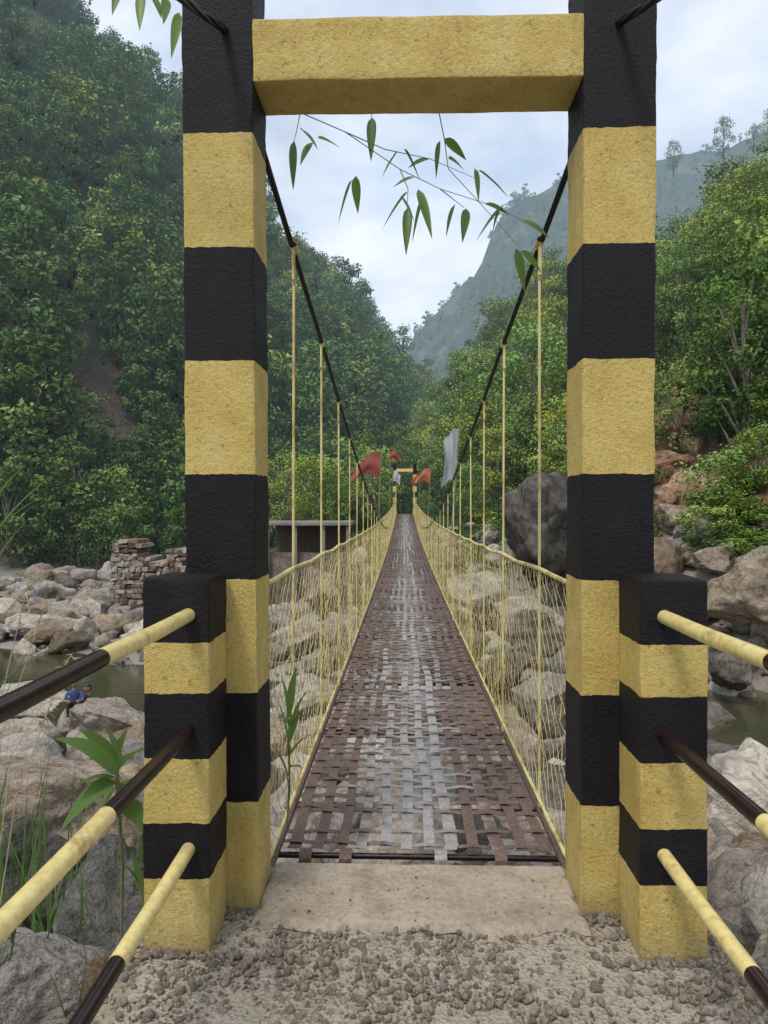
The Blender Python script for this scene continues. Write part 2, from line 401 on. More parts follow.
def instancer(name,pts,coll):
    me=bpy.data.meshes.new(name); me.from_pydata([p[0][:] for p in pts],[],[])
    a=me.attributes.new('rot','FLOAT_VECTOR','POINT'); a.data.foreach_set('vector',np.array([p[1] for p in pts],dtype=np.float32).reshape(-1))
    a=me.attributes.new('scl','FLOAT_VECTOR','POINT'); a.data.foreach_set('vector',np.array([p[2] for p in pts],dtype=np.float32).reshape(-1))
    a=me.attributes.new('idx','INT','POINT'); a.data.foreach_set('value',np.array([p[3] for p in pts],dtype=np.int32))
    o=bpy.data.objects.new(name,me); link(o)
    g=bpy.data.node_groups.new(name+'_nodes','GeometryNodeTree')
    g.interface.new_socket('Geometry',in_out='INPUT',socket_type='NodeSocketGeometry'); g.interface.new_socket('Geometry',in_out='OUTPUT',socket_type='NodeSocketGeometry')
    gi=g.nodes.new('NodeGroupInput'); go=g.nodes.new('NodeGroupOutput')
    ip=g.nodes.new('GeometryNodeInstanceOnPoints'); ci=g.nodes.new('GeometryNodeCollectionInfo')
    ci.inputs['Collection'].default_value=coll; ci.inputs['Separate Children'].default_value=True; ci.inputs['Reset Children'].default_value=True
    def na(nm,t):
        q=g.nodes.new('GeometryNodeInputNamedAttribute'); q.data_type=t; q.inputs['Name'].default_value=nm; return q.outputs['Attribute']
    e=g.nodes.new('FunctionNodeEulerToRotation'); L=g.links.new
    L(na('rot','FLOAT_VECTOR'),e.inputs[0]); L(e.outputs[0],ip.inputs['Rotation'])
    L(na('scl','FLOAT_VECTOR'),ip.inputs['Scale']); L(na('idx','INT'),ip.inputs['Instance Index'])
    ip.inputs['Pick Instance'].default_value=True
    L(gi.outputs[0],ip.inputs['Points']); L(ci.outputs[0],ip.inputs['Instance']); L(ip.outputs[0],go.inputs[0])
    md=o.modifiers.new('scatter','NODES'); md.node_group=g
    return o
C_dark=make_coll('dark_trees'); C_bri=make_coll('bright_trees'); C_far=make_coll('far_trees'); C_rock=make_coll('river_rocks'); C_peb=make_coll('pebbles')
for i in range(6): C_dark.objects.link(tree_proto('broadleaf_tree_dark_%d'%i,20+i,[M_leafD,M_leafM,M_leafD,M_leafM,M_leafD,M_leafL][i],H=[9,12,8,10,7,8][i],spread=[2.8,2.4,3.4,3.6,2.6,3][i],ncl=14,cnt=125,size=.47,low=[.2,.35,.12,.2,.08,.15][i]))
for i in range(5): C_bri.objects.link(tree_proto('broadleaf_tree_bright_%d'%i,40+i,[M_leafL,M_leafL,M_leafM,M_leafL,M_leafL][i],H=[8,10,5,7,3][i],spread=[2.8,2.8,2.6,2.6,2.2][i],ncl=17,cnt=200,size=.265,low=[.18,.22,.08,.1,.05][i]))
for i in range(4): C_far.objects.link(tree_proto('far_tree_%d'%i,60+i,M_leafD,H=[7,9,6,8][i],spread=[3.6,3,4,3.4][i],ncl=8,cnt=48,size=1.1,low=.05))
for i in range(10): C_rock.objects.link(rock_mesh('river_rock_%d'%i,i,[M_rock,M_rock,M_rock,M_rockb,M_rock,M_rockb,M_rock,M_rock,M_rockd,M_rock][i],4,13,.3))
for i in range(5): C_peb.objects.link(rock_mesh('pebble_%d'%i,50+i,M_peb,2,7,.15))
# ------------------------------------------------------------------ hills
def hill(name,px,bD,bz,rD,rpy,mat,treeh,power=.9,amp=3,nu=140,nv=70,ns=.03):
    px=np.array(px,float)
    ang=np.arctan((px-404)/740); us=np.linspace(ang[0],ang[-1],nu)
    I=lambda a: np.interp(us,ang,a)
    BD,BZ,RD=I(bD),I(bz),I(rD); el=I([(508-p)/740 for p in rpy])
    def point(k,t):
        k0=min(nu-2,int(k)); f=k-k0
        L=lambda a:a[k0]*(1-f)+a[k0+1]*f
        b,bzz,r,e,an=L(BD),L(BZ),L(RD),L(el),L(us)
        D=b+(r-b)*min(t,1)
        zr=1.5+e*r-treeh
        z=bzz+(zr-bzz)*min(t,1)**power
        if t>1: D=r+(t-1)*r*1.2; z=zr-(t-1)*r*.5
        X=EYE[0]+math.tan(an)*D
        q=min(1,t*4)
        dn=amp*q*fbm(X*ns,D*ns,z*ns,4); z2=amp*q*.7*fbm(X*ns*2+9,D*ns*2,z*ns*2,3)
        return Vector((X+dn*.5,D+dn,z+z2))
    ts=np.concatenate([np.linspace(0,1,nv),[1.1,1.3]])
    V=[point(k,t)[:] for t in ts for k in range(nu)]
    ii=(np.arange(len(ts)-1)[:,None]*nu+np.arange(nu-1)[None,:]).reshape(-1)
    mesh_obj(name,V,np.stack([ii,ii+1,ii+1+nu,ii+nu],1),mat,smooth=True)
    return point,nu
def world_to_pixel(p): return 404+740*(p.x-EYE[0])/p.y, 508-740*(p.z-EYE[2])/p.y  # world position back to image pixel coordinates
def forest(name,pf,count,coll,s0,s1,reject=None,tmax=1.03,tp=1.0,seed=1,n=5):
    point,nu=pf; rr=random.Random(seed); pts=[]
    while len(pts)<count:
        p=point(rr.uniform(0,nu-1.01),rr.uniform(0,1)**tp*tmax)
        if reject and reject(p,rr): continue
        s=s0+(s1-s0)*rr.random()**1.6
        pts.append((p,(rr.uniform(-.08,.08),rr.uniform(-.08,.08),rr.uniform(0,6.28)),(s*rr.uniform(.85,1.2),s*rr.uniform(.85,1.2),s),rr.randrange(n)))
    instancer(name,pts,coll)
Lh=hill('left_hillside',[-600,-250,0,60,120,180,230,270,300,345,390,415,450,480],
  [58,60,62,64,66,70,75,80,85,92,100,108,115,120],[-4,-4,-4,-4,-4,-3.5,-3,-2,-1.5,-1,-.5,0,0,0],
  [100,125,150,155,160,170,180,190,200,215,230,240,250,260],[-300,-160,-50,-3,45,88,148,212,250,298,358,385,430,455],M_hillL,5,.85,9)
Rh=hill('right_hillside',[415,430,450,480,520,560,660,700,740,768,900,1200,1700],
  [80,76,72,66,58,52,42,40,38,36,33,30,26],[0,0,0,0,0,0,0,0,0,0,0,0,0],
  [130,128,122,115,108,102,95,88,82,78,70,62,50],[450,420,395,350,312,278,268,240,195,170,100,20,-40],M_hillR,4,1.0,3)
Fh=hill('distant_mountain',[330,380,400,415,440,465,490,520,560,640,700,768,1000,1500],
  [330,330,330,340,350,360,370,380,380,380,370,360,300,260],[0]*14,
  [560,560,560,560,570,580,590,600,600,600,590,580,520,450],[380,380,372,352,326,286,232,192,178,168,156,136,60,20],M_hillF,4,.9,22,ns=.009)
def rejL(p,rr):
    x,y=world_to_pixel(p)
    if 50<x<135 and 370<y<500 and rr.random()<.90: return True
    if nz(p.x*.035,p.z*.05,4)>.22 and rr.random()<.88: return True
    return x<-420
forest('left_hillside_forest',Lh,1800,C_dark,.5,1.5,rejL,seed=3,n=6)
def rejR(p,rr):
    x,y=world_to_pixel(p)
    if 630<x<712 and 380<y<560 and rr.random()<.95: return True
    if x>700 and y>440 and rr.random()<.5: return True
    if nz(p.x*.06,p.z*.08,8)>.28 and rr.random()<.75: return True
    return x>1500
forest('right_hillside_forest',Rh,1000,C_bri,.45,1.2,rejR,seed=4,tp=.9)
forest('distant_mountain_forest',Fh,3000,C_far,.5,1.4,lambda p,rr: nz(p.x*.012,p.z*.02,4)>.2 and rr.random()<.8,seed=5,n=4)
rr=random.Random(11); pts=[]
while len(pts)<110:
    x=rr.uniform(-28,14); y=rr.uniform(60,92)
    if abs(x)<2.2 and y<74: continue
    s=rr.uniform(.5,1.0); pts.append((Vector((x,y,h(x,y)-.2)),(0,0,rr.uniform(0,6.3)),(s,s,s),rr.randrange(5)))
instancer('riverside_trees',pts,C_bri)
pts=[]
while len(pts)<120:
    x=rr.uniform(-75,-18); y=rr.uniform(59,72)
    s=rr.uniform(.5,.95); pts.append((Vector((x,y,h(x,y)-.3)),(0,0,rr.uniform(0,6.3)),(s,s,s),rr.randrange(6)))
instancer('left_bank_trees',pts,C_dark)
pts=[]
while len(pts)<170:
    x=rr.uniform(6,45); y=yb(x)+rr.uniform(-2,5)
    if 625<world_to_pixel(Vector((x,y,0)))[0]<705 and rr.random()<.8: continue
    s=rr.uniform(.25,.55); pts.append((Vector((x,y,h(x,y)-.2)),(0,0,rr.uniform(0,6.3)),(s*1.3,s*1.3,s*.8),rr.choice([2,4,4])))
instancer('bank_bushes',pts,C_bri)
for k,(px,py,D,s) in enumerate([(738,480,46,1.35),(770,440,50,1.5),(530,480,62,1.3),(485,490,70,1.2),(600,490,60,1.4)]):
    src=C_bri.objects[[1,1,1,0,0][k]]
    o=bpy.data.objects.new('broadleaf_tree',src.data); link(o); P=pixel_to_world(px,py,D); o.location=P; o.scale=(s,s,s); o.rotation_euler=(0,0,k*1.3)
for (px,py,D,s) in [(670,178,300,1.35),(719,165,290,1.7),(748,160,300,1.2),(765,150,290,1.4)]:
    o=bpy.data.objects.new('ridge_tree',C_dark.objects[3].data); link(o); o.location=pixel_to_world(px,py,D); o.scale=(s*.7,s*.7,s); o.rotation_euler=(0,0,px)
# ------------------------------------------------------------------ rocks
rr=random.Random(21); pts=[]
def addrock(x,y,s,sink=.25):
    z=h(x,y)+s*.45*(1-2*sink)
    pts.append((Vector((x,y,z)),(rr.uniform(-.5,.5),rr.uniform(-.5,.5),rr.uniform(0,6.3)),(s,s*rr.uniform(.75,1.25),s*rr.uniform(.8,1.2)),rr.randrange(10)))
n=0
while n<6500:
    y=4.2+54*rr.random()**1.1; x=rr.uniform(-1,1)*(6+y*.85)
    if abs(x)<1.6 and y<4.6: continue
    if y>yb(x)+3: continue
    inch=abs(y-ych(x))
    s=.12+.20*rr.random()+ (rr.random()**6)*1.35
    if abs(x)>5:
        if inch<4.2 and rr.random()<.93: continue
        if -7.5<y-ych(x)<-3 and s>.45: continue
    elif inch<2.5 and rr.random()<.5: continue
    if y<9: s*=.55
    addrock(x,y,s); n+=1
for i in range(6000):
    y=3.4+30*rr.random()**1.3; x=rr.uniform(-1,1)*(2+y*.7)
    if abs(x)<1.1 and y<3.3: continue
    if abs(y-ych(x))<3.2 and abs(x)>5: continue
    addrock(x,y,.05+.12*rr.random()**2,.1)
instancer('river_boulders',pts,C_rock)
def boulder(px,py,D,r,mat,seed,sc=(1,1,1),rot=0,name='boulder'):
    o=rock_mesh(name,seed,mat,5 if D>8 else 6,16,.28); link(o); o.location=pixel_to_world(px,py,D); o.scale=(r*sc[0],r*sc[1],r*sc[2]*1.25); o.rotation_euler=(.1,.1,rot)
BL=[(60,825,6.6,1.15,M_rock,101,(1.1,1,.85),.4),(15,900,4.4,.62,M_rockd,102,(1,1,.9),1),(100,930,3.5,.48,M_rockd,103,(1,1,1),2),
 (30,1010,2.9,.45,M_rock,104,(1,1,.9),3),(110,1010,2.75,.26,M_rockb,105,(1,1,1),2.2),(130,870,4.6,.40,M_rockb,106,(1,1,.9),.3),
 (560,535,42,4.1,M_rockd,107,(1.15,1,1.0),.6),(745,590,29,2.2,M_rockb,108,(1.2,1,.8),.5),(690,600,33,1.5,M_rockb,109,(1.1,1,.9),2),
 (728,668,27,1.25,M_rockd,110,(1.1,1,.9),1.2),(755,850,8.5,.45,M_rockb,111,(1,1,.8),1),(768,545,38,2.0,M_rockb,112,(1,1,1),.2),
 (700,545,40,1.6,M_rockb,113,(1.2,1,.9),1.9),(110,725,19,1.15,M_rock,114,(1,1,.9),.8),(45,630,38,2.2,M_rock,115,(1.5,1,.5),1),(100,635,40,1.7,M_rock,116,(1.3,1,.7),2.3),
 (20,700,22,1.1,M_rock,117,(1.4,1,.6),0),(525,625,27,1.5,M_rock,118,(1.2,1,.9),0),(505,668,22,1.0,M_rockb,119,(1.1,1,.9),1),(545,700,16,1.0,M_rock,120,(1.1,1,.9),2),
 (480,590,38,1.9,M_rock,121,(1.1,1,.8),1.5),(300,640,27,1.5,M_rock,122,(1.1,1,.8),1.1),(320,590,42,2.0,M_rock,123,(1.1,1,.8),2.1),(300,700,16,.9,M_rock,124,(1.1,1,.8),2.7),
 (655,560,36,1.6,M_rockb,125,(1,1,1),0.4),(735,525,42,1.5,M_rockb,126,(1.3,1,.9),1.4),(668,520,41,1.8,M_rockb,127,(1,1,1),1.4),(712,560,35,1.3,M_rock,128,(1.2,1,.9),.4)]
for b in BL: boulder(*b)
for q,(px,py,D,r) in enumerate([(672,428,54,2.6),(694,455,51,1.9),(664,468,49,1.9),(690,495,46,1.9),(660,500,45,1.5),(705,425,55,1.7),(655,440,52,2.0)]):
    boulder(px,py,D,r,M_rockr,300+q,(1,1,.9),q,'cliff_outcrop')
# pebbles
pts=[]
def peb(x,y,z,s):
    pts.append((Vector((x,y,z+s*.15)),(rr.uniform(0,6),rr.uniform(0,6),rr.uniform(0,6)),(s,s,s),rr.randrange(5)))
for i in range(13000):
    y=rr.uniform(1.7,2.99); x=rr.uniform(-1.02,1.02)
    if abs(x)<.60 and 2.59<y: continue
    if nz(x*2.3,y*2.3,5)<0 and rr.random()<.65: continue
    s=.002+.007*rr.random()**2+.017*rr.random()**7
    peb(x,y,.003,s)
for i in range(160):
    peb(rr.uniform(-.6,.6),rr.gauss(2.60,.03),.008,.004+.012*rr.random()**2)
for i in range(60):
    peb(rr.uniform(-.6,.6),rr.uniform(2.62,2.95),.032,.002+.006*rr.random()**2)
for (ax,bx) in ((-.95,-.6),(.6,.96)):
    for i in range(160):
        s=.006+.012*rr.random(); peb(rr.uniform(ax,bx),rr.choice([rr.gauss(2.44,.012),rr.gauss(2.70,.02)]),.006,s)
for i in range(6500):
    y=rr.uniform(1.6,6); x=rr.uniform(1.0,3.2); s=.008+.03*rr.random()**2+.05*rr.random()**8
    peb(x,y,h(x,y),s)
for i in range(1500):
    y=rr.uniform(1.6,5); x=rr.uniform(-2.2,-1.0); s=.008+.03*rr.random()**2
    peb(x,y,h(x,y),s)
instancer('gravel',pts,C_peb)
nx2,ny2=90,260; V=[]
for j in range(ny2):
    y=-5+8.06*j/(ny2-1)
    for i in range(nx2):
        x=-1.06+2.12*i/(nx2-1); xx=x*(1+.04*nz(y*2,x)); e=max(0,abs(x)-.93)
        V.append((xx,y+(.02*nz(x*9,3) if j==ny2-1 else 0),.010*fbm(x*3,y*3)+.004*nz(x*15,y*15)-e*1.1))
ii=(np.arange(ny2-1)[:,None]*nx2+np.arange(nx2-1)[None,:]).reshape(-1)
mesh_obj('gravel_path',V,np.stack([ii,ii+1,ii+1+nx2,ii+nx2],1),M_path,smooth=True)
def rough_box(name,lo,hi,mat,parent=None,bev=.008,step=.04,amp=.0025,taper=None):
    import bmesh
    bm=bmesh.new(); bmesh.ops.create_cube(bm,size=1)
    lo=Vector(lo);hi=Vector(hi);c=(lo+hi)/2;s=hi-lo
    for v in bm.verts: v.co=Vector((v.co.x*s.x,v.co.y*s.y,v.co.z*s.z))+c
    if bev: bmesh.ops.bevel(bm,geom=list(bm.edges),offset=bev,segments=2,profile=.5,affect='EDGES')
    for ax in range(3):
        n=int(s[ax]/step)
        for k in range(1,n):
            pc=lo.copy(); pc[ax]=lo[ax]+s[ax]*k/n; no=Vector((0,0,0)); no[ax]=1
            bmesh.ops.bisect_plane(bm,geom=list(bm.verts)+list(bm.edges)+list(bm.faces),plane_co=pc,plane_no=no)
    for v in bm.verts:
        p=v.co.copy(); v.co+=Vector((noise.noise(p*5),noise.noise(p*5+Vector((5,1,2))),noise.noise(p*5+Vector((2,8,2)))))*amp*1.1+Vector((noise.noise(p*40),noise.noise(p*40+Vector((5,1,2))),0))*amp*.7
        if taper: v.co.x+=taper(p)
    me=bpy.data.meshes.new(name); bm.to_mesh(me); bm.free(); me.materials.append(mat)
    for p in me.polygons: p.use_smooth=True
    try: me.set_sharp_from_angle(angle=R(40))
    except Exception: pass
    o=bpy.data.objects.new(name,me); link(o,parent); return o
rough_box('concrete_abutment',(-1.02,-4.9,-2.2),(1.02,3.02,-.03),M_conc,None,.02,.25,.01)
# threshold slab with ragged edge
V=[];nx3,ny3=140,60
for j in range(ny3):
    for i in range(nx3):
        a=i/(nx3-1);b=j/(ny3-1)
        x=-.60+1.20*a; y=2.60+.46*b
        x+=.03*fbm(b*4,a*3,1)*(1-4*a*(1-a)); y+=(.06*fbm(a*5,1.3,2)+.02*fbm(a*21,4,2))*(1-b)
        edge=min(min(a,1-a)*60,min(b*14,(1-b)*30),1)
        V.append((x,y,.004+.026*edge**.7+.003*fbm(x*5,y*5)+.0015*fbm(x*40,y*40,0,2)))
ii=(np.arange(ny3-1)[:,None]*nx3+np.arange(nx3-1)[None,:]).reshape(-1)
mesh_obj('concrete_threshold',V,np.stack([ii,ii+1,ii+1+nx3,ii+nx3],1),M_conc,smooth=True)
# ------------------------------------------------------------------ gates
def gate(y0,z0,fine=True):
    e=empty('bridge_gate',(-.012,y0,z0)); st=.03 if fine else .3
    tl=lambda p:.022*max(0,1-p.z/3.4) if p.x<0 else 0
    tr=lambda p:-.010*max(0,1-p.z/3.4)
    for nm,a,b in (('pillar_left',-.875,-.61),('pillar_right',.61,.875)):
        rough_box(nm,(a,0,-.3),(b,.265,3.72),M_gate,e,.009,st,.0036,tl if nm=='pillar_left' else tr)
    rough_box('crossbeam',(-.613,.006,3.085),(.613,.259,3.315),M_beam,e,.007,st,.0032)
    return e
gate(2.73,0); gate(54.0,1.05,False)
for a,b in ((-.94,-.715),(.722,.945)):
    rough_box('railing_post',(a,2.465,-.2),(b,2.715,1.262),M_post,None,.009,.03,.0036)
# pipe railings
for sx,x0 in ((-1,-.785),(1,.80)):
    e=empty('pipe_railing',(0,0,0))
    for z,cuts,first in ((1.14,(1.75,1.0,.3,-.5),'y'),(.75,(1.78,1.1,.4,-.4),'b'),(.35,(1.84,1.15,.5,-.3),'y')):
        y1=2.50; c=first; r=.0225
        for k,yy in enumerate(list(cuts)+[-1.2]):
            curve_tube('pipe_%s_%d'%(c,k),[(x0+.004*sx*nz(z*9,y1),y1,z),(x0,(y1+yy)/2,z-.003),(x0,yy,z)],r+(.0008 if c=='y' else 0),M_py if c=='y' else M_pb,e,8)
            y1=yy; c='b' if c=='y' else 'y'
    rough_box('end_post',(x0-.11,-1.44,-.2),(x0+.11,-1.2,1.262),M_post,e,.009,.1,.003)
# ------------------------------------------------------------------ suspension bridge
bridge=empty('suspension_bridge')
Y0,Y1=3.26,53.9
QA,QB=-.50,1.58
def zd(y):
    t=(y-3.0)/51.0; return QA*t+QB*t*t
def zc(y):
    return .8+(.0035 if y<28 else .0049)*(y-28)**2
px_,pw=.1,.053; NL=12; cy,cw=.112,.042
def strip_rings(C,wdir,halfw,th):
    C=np.asarray(C); n=len(C); w_=np.array(wdir)*halfw
    V=np.stack([C-w_+[0,0,th],C+w_+[0,0,th],C+w_-[0,0,th],C-w_-[0,0,th]],1).reshape(-1,3)
    F=[]
    for i in range(n-1):
        for k in range(4): F.append([i*4+k,i*4+(k+1)%4,(i+1)*4+(k+1)%4,(i+1)*4+k])
    F.append([0,1,2,3]);F.append([n*4-4,n*4-3,n*4-2,n*4-1]); return V,F
NC=int((Y1-Y0)/cy)
allV=[];allF=[];rn=[];off=0
def addS(V,F,r):
    global off
    allV.append(V);allF.extend([[i+off for i in f] for f in F]);rn.append(np.full(len(V),r));off+=len(V)
rs=np.random.RandomState(5)
crossy=[Y0+.05+cy*i+rs.uniform(-.02,.02) for i in range(NC)]
for k in range(NL):
    x=-px_*(NL-1)/2+k*px_+rs.uniform(-.008,.008); C=[]; ph=rs.uniform(0,6)
    C.append((x,Y0-.01,zd(Y0)))
    for i,y in enumerate(crossy):
        wob=.010*math.sin(y*1.7+ph)+.006*math.sin(y*4.1+ph*2)
        bumpz=.006*(1 if (i+k)%2 else -1)+.009*nz(x*3,y*2)
        C.append((x+wob,y,zd(y)+bumpz)); C.append((x+wob,y+cy/2,zd(y+cy/2)+.009*nz(x*3,y*2)))
    V,F=strip_rings(C,(1,0,0),pw/2*rs.uniform(.88,1.1),.0015)
    rv=[];val=rs.rand();nxt=rs.randint(20,60)
    for i in range(len(C)):
        if i>nxt: val=rs.rand(); nxt=i+rs.randint(20,70)
        rv+=[val]*4
    allV.append(V);allF.extend([[i+off for i in f] for f in F]);rn.append(np.array(rv));off+=len(V)
for i,y in enumerate(crossy):
    if rs.rand()<.05: continue
    C=[];tl=rs.uniform(-.022,.022); 
    for k in range(-1,NL*2):
        x=-px_*(NL-1)/2+k*px_/2
        x=max(-.605,min(.605,x))
        b=0 if k%2 else .006*(-1 if (i+k//2)%2 else 1)
        C.append((x,y+tl*x/.6,zd(y)+b+.009*nz(x*3,y*2)))
    V,F=strip_rings(C,(0,1,0),cw/2*rs.uniform(.72,1.15),.0015); addS(V,F,rs.rand()*.9)
for x in (-.49,-.315,.10,.36):
    C=[]
    for t in np.linspace(0,1,12):
        a=t*math.pi*1.25; C.append((x,Y0-.02-.050*math.sin(a),zd(Y0)-.045+.050*math.cos(a)))
    C=np.array(C); n=len(C); hw=.027; V=[]
    for c in C:
        cen=np.array([x,Y0-.02,zd(Y0)-.045]); nr=c-cen; nr/=np.linalg.norm(nr)
        for s,t in ((-1,1),(1,1),(1,-1),(-1,-1)): V.append(c+np.array([s*hw,0,0])+nr*t*.002)
    F=[[i*4+k,i*4+(k+1)%4,(i+1)*4+(k+1)%4,(i+1)*4+k] for i in range(n-1) for k in range(4)]
    addS(np.array(V),F,.5)
o=mesh_obj('woven_steel_deck',np.concatenate(allV),allF,M_deck,bridge); set_attr(o,'tone',np.concatenate(rn))
curve_tube('front_bar',[(-.66,Y0,-.038),(.66,Y0,-.042)],.013,M_pb,bridge)
A=[];B=[]
for k in range(40):
    y=3.84+1.3*k
    if y>53.5: break
    A.append((-.68,y,zd(y)-.045));B.append((.68,y,zd(y)-.045))
V,F=tubes(A,B,.022,None,4); mesh_obj('cross_beams',V,F,M_deck,bridge)
ysm=np.linspace(3.02,54.0,100)
for sx in (-1,1):
    for nm,dz,r,mt in (('toe_rail',.03,.009,M_wire),('hand_rail',1.20,.012,M_wire),('deck_cable',-.03,.014,M_deck)):
        curve_tube(nm,[(sx*.625,y,zd(y)+dz+.004*nz(y*3,dz*7)-(.012*math.sin((y-3.84)/1.3*math.pi)**2 if dz>1 else 0)) for y in np.linspace(3.0,54,320)],r,mt,bridge,2)
    pts=[(sx*.74,2.80,3.2),(sx*.66,2.97,2.985)]+[(sx*(.625+.02*max(0,1-(y-3)/2)),y,zc(y)) for y in ysm]
    curve_tube('main_cable',pts,.014,M_cable,bridge,3)
    curve_tube('back_stay',[(sx*.72,2.80,3.30),(sx*.745,2.3,3.085),(sx*.80,1.0,2.52),(sx*.95,-4.5,0.0)],.015,M_cable,bridge,3)
# hangers with hooks and clamps
A=[];B=[];ca=[];cb=[]
for k in range(40):
    y=3.84+1.3*k
    if y>53.4: break
    for sx in (-1,1):
        x=sx*.63; yy=y+random.uniform(-.05,.05)
        top=max(zc(yy),zd(yy)+1.25)
        A.append((x,yy,top-.02));B.append((x+random.uniform(-.012,.012),yy+random.uniform(-.03,.03),zd(yy)-.07))
        A.append((x,yy-.022,top+.0));B.append((x,yy-.022,top-.17)); A.append((x,yy-.022,top-.17));B.append((x,yy,top-.19))
        A.append((x,yy-.022,top+.02));B.append((x,yy,top+.02)); A.append((x,yy,top+.02));B.append((x,yy,top-.05))
        ca.append((x,yy-.035,zc(yy-.035)));cb.append((x,yy+.035,zc(yy+.035)))
V,F=tubes(A,B,.0075,None,6); mesh_obj('hanger_rods',V,F,M_wire,bridge,True)
V,F=tubes(ca,cb,.020,None,8); mesh_obj('cable_clamps',V,F,M_wire,bridge,True)
# chain link fences
for sx in (-1,1):
    p=.058; ni=int(50.8/p); nj=20
    I,J=np.meshgrid(np.arange(ni+1),np.arange(nj+1),indexing='ij')
    yv=3.02+I*p+np.random.normal(0,.007,I.shape); t=(yv-3)/51
    zv=QA*t+QB*t*t+.03+J*(1.17/nj)+np.random.normal(0,.007,I.shape)
    xv=sx*(.622+.022*np.sin(J/nj*math.pi)*np.sin(yv*2.4))+np.random.normal(0,.004,I.shape)
    G=np.stack([xv,yv,zv],2)
    mk=((I+J)%2==0)
    m1=mk[:-1,:-1]; a1=G[:-1,:-1][m1]; b1=G[1:,1:][m1]
    m2=mk[:-1,1:]; a2=G[:-1,1:][m2]; b2=G[1:,:-1][m2]
    V,F=tubes(np.concatenate([a1,a2]),np.concatenate([b1,b2]),.0016,None,3)
    mesh_obj('chain_link_fence',V,F,M_wire)
# ------------------------------------------------------------------ flags
def flag(x,y,z0,z1,lean,cloth,col,side=-1,shape='tri'):
    e=empty('prayer_flag',(x,y,z0))
    curve_tube('pole',[(0,0,0),(lean,0,z1-z0)],.014,M_stem,e,3)
    w_,hh=cloth; n=14;mm=14;V=[]
    for i in range(n+1):
        a=i/n
        for j in range(mm+1):
            b=j/mm
            hloc=hh*(1-a*.85) if shape=='tri' else hh*(1-.1*a)
            top=(z1-z0)-.03
            X=lean*(1-b*hloc/(z1-z0))+side*w_*a*(1-.15*math.sin(b*3))
            V.append((X,.05*math.sin(a*9+b*2)*(.3+a)+.03*math.sin(b*7+a*3),top-b*hloc-a*a*w_*.95-.02*math.sin(a*12)))
    F=[[i*(mm+1)+j,i*(mm+1)+j+1,(i+1)*(mm+1)+j+1,(i+1)*(mm+1)+j] for i in range(n) for j in range(mm)]
    mt=leaf_mat('flag_cloth',tuple(c*.8 for c in col),col,tuple(min(1,c*1.15) for c in col),.3,False,.8)
    o=mesh_obj('cloth',V,F,mt,e,True)
flag(-.64,17,.9,2.85,.05,(.72,.62),(.34,.09,.075))
flag(-.64,30,.9,3.9,0,(.5,.45),(.40,.08,.07),1)
flag(.64,11.2,.9,2.75,.14,(.24,.80),(.55,.58,.6),-1,'rect')
flag(.64,22,.9,2.75,.1,(.5,.5),(.48,.17,.08),-1)
flag(-.64,40,1.2,3.6,0,(.4,.6),(.6,.6,.62),1,'rect')
flag(.64,36,1.0,3.2,.1,(.45,.5),(.45,.10,.07),-1)
# ------------------------------------------------------------------ leaves and plants
class LeafB:
    def __init__(s): s.V=[];s.F=[];s.r=[]
    def leaf(s,b,t,w,droop=.15,roll=0,n=8):
        b=Vector(b);t=Vector(t);d=t-b;L=d.length
        side=d.cross(Vector((0,0,1)));
        if side.length<.05*L: side=Vector((1,0,0))
        side.normalize(); side=Matrix.Rotation(roll,3,d.normalized())@side; up=side.cross(d).normalized()
        o=len(s.V);rv=random.random()
        for i in range(n+1):
            a=i/n; c=b+d*a+Vector((0,0,1))*(droop*L*math.sin(a*math.pi)*.6)
            ww=w*.5*(math.sin(math.pi*a**.62)**.9 if 0<a<1 else .02)
            s.V+=[(c-side*ww+up*ww*.35)[:],c[:],(c+side*ww+up*ww*.35)[:]]; s.r+=[rv]*3
        for i in range(n):
            k=o+i*3; s.F+=[[k,k+1,k+4,k+3],[k+1,k+2,k+5,k+4]]
    def obj(s,name,mat=M_blade,parent=None):
        o=mesh_obj(name,s.V,s.F,mat,parent,True); set_attr(o,'tone',s.r); return o
bam=empty('bamboo_branch')
lb=LeafB()
stems=[[(255,70,3.3),(300,112,3.35),(345,132,3.4),(400,170,3.5),(440,190,3.5),(500,210,3.6),(548,238,3.7)],
 [(400,60,3.2),(438,110,3.3),(444,140,3.35),(448,170,3.4),(480,205,3.5),(520,250,3.5)],
 [(345,132,3.4),(385,150,3.4),(430,160,3.45),(475,180,3.5)],[(300,112,3.35),(297,128,3.3),(294,140,3.3)],
 [(370,100,3.3),(372,122,3.3)],[(400,170,3.5),(408,190,3.45),(407,208,3.4)],[(440,190,3.5),(465,210,3.5)]]
for i,st in enumerate(stems):
    P=[pixel_to_world(*q) for q in st]; curve_tube('stem_%d'%i,[p[:] for p in P],.0030,M_stem,bam,2,radii=[1-.6*k/(len(P)-1) for k in range(len(P))])
LV=[(294,140,293,190),(312,142,300,165),(300,128,318,150),(318,138,340,148),(372,118,371,162),(356,176,358,214),(352,180,338,224),(398,152,382,178),(404,150,420,182),
 (408,192,382,230),(400,196,414,222),(408,208,406,256),(418,190,432,240),(424,196,412,244),(440,142,436,180),(444,140,466,162),(448,160,464,172),(474,170,478,204),(478,172,508,200),(466,210,462,244),
 (455,205,446,238),(484,205,508,217),(500,210,492,234),(520,222,548,240),(515,250,524,294),(520,252,540,274),(505,205,476,242),(430,160,408,169),(415,178,393,188)]
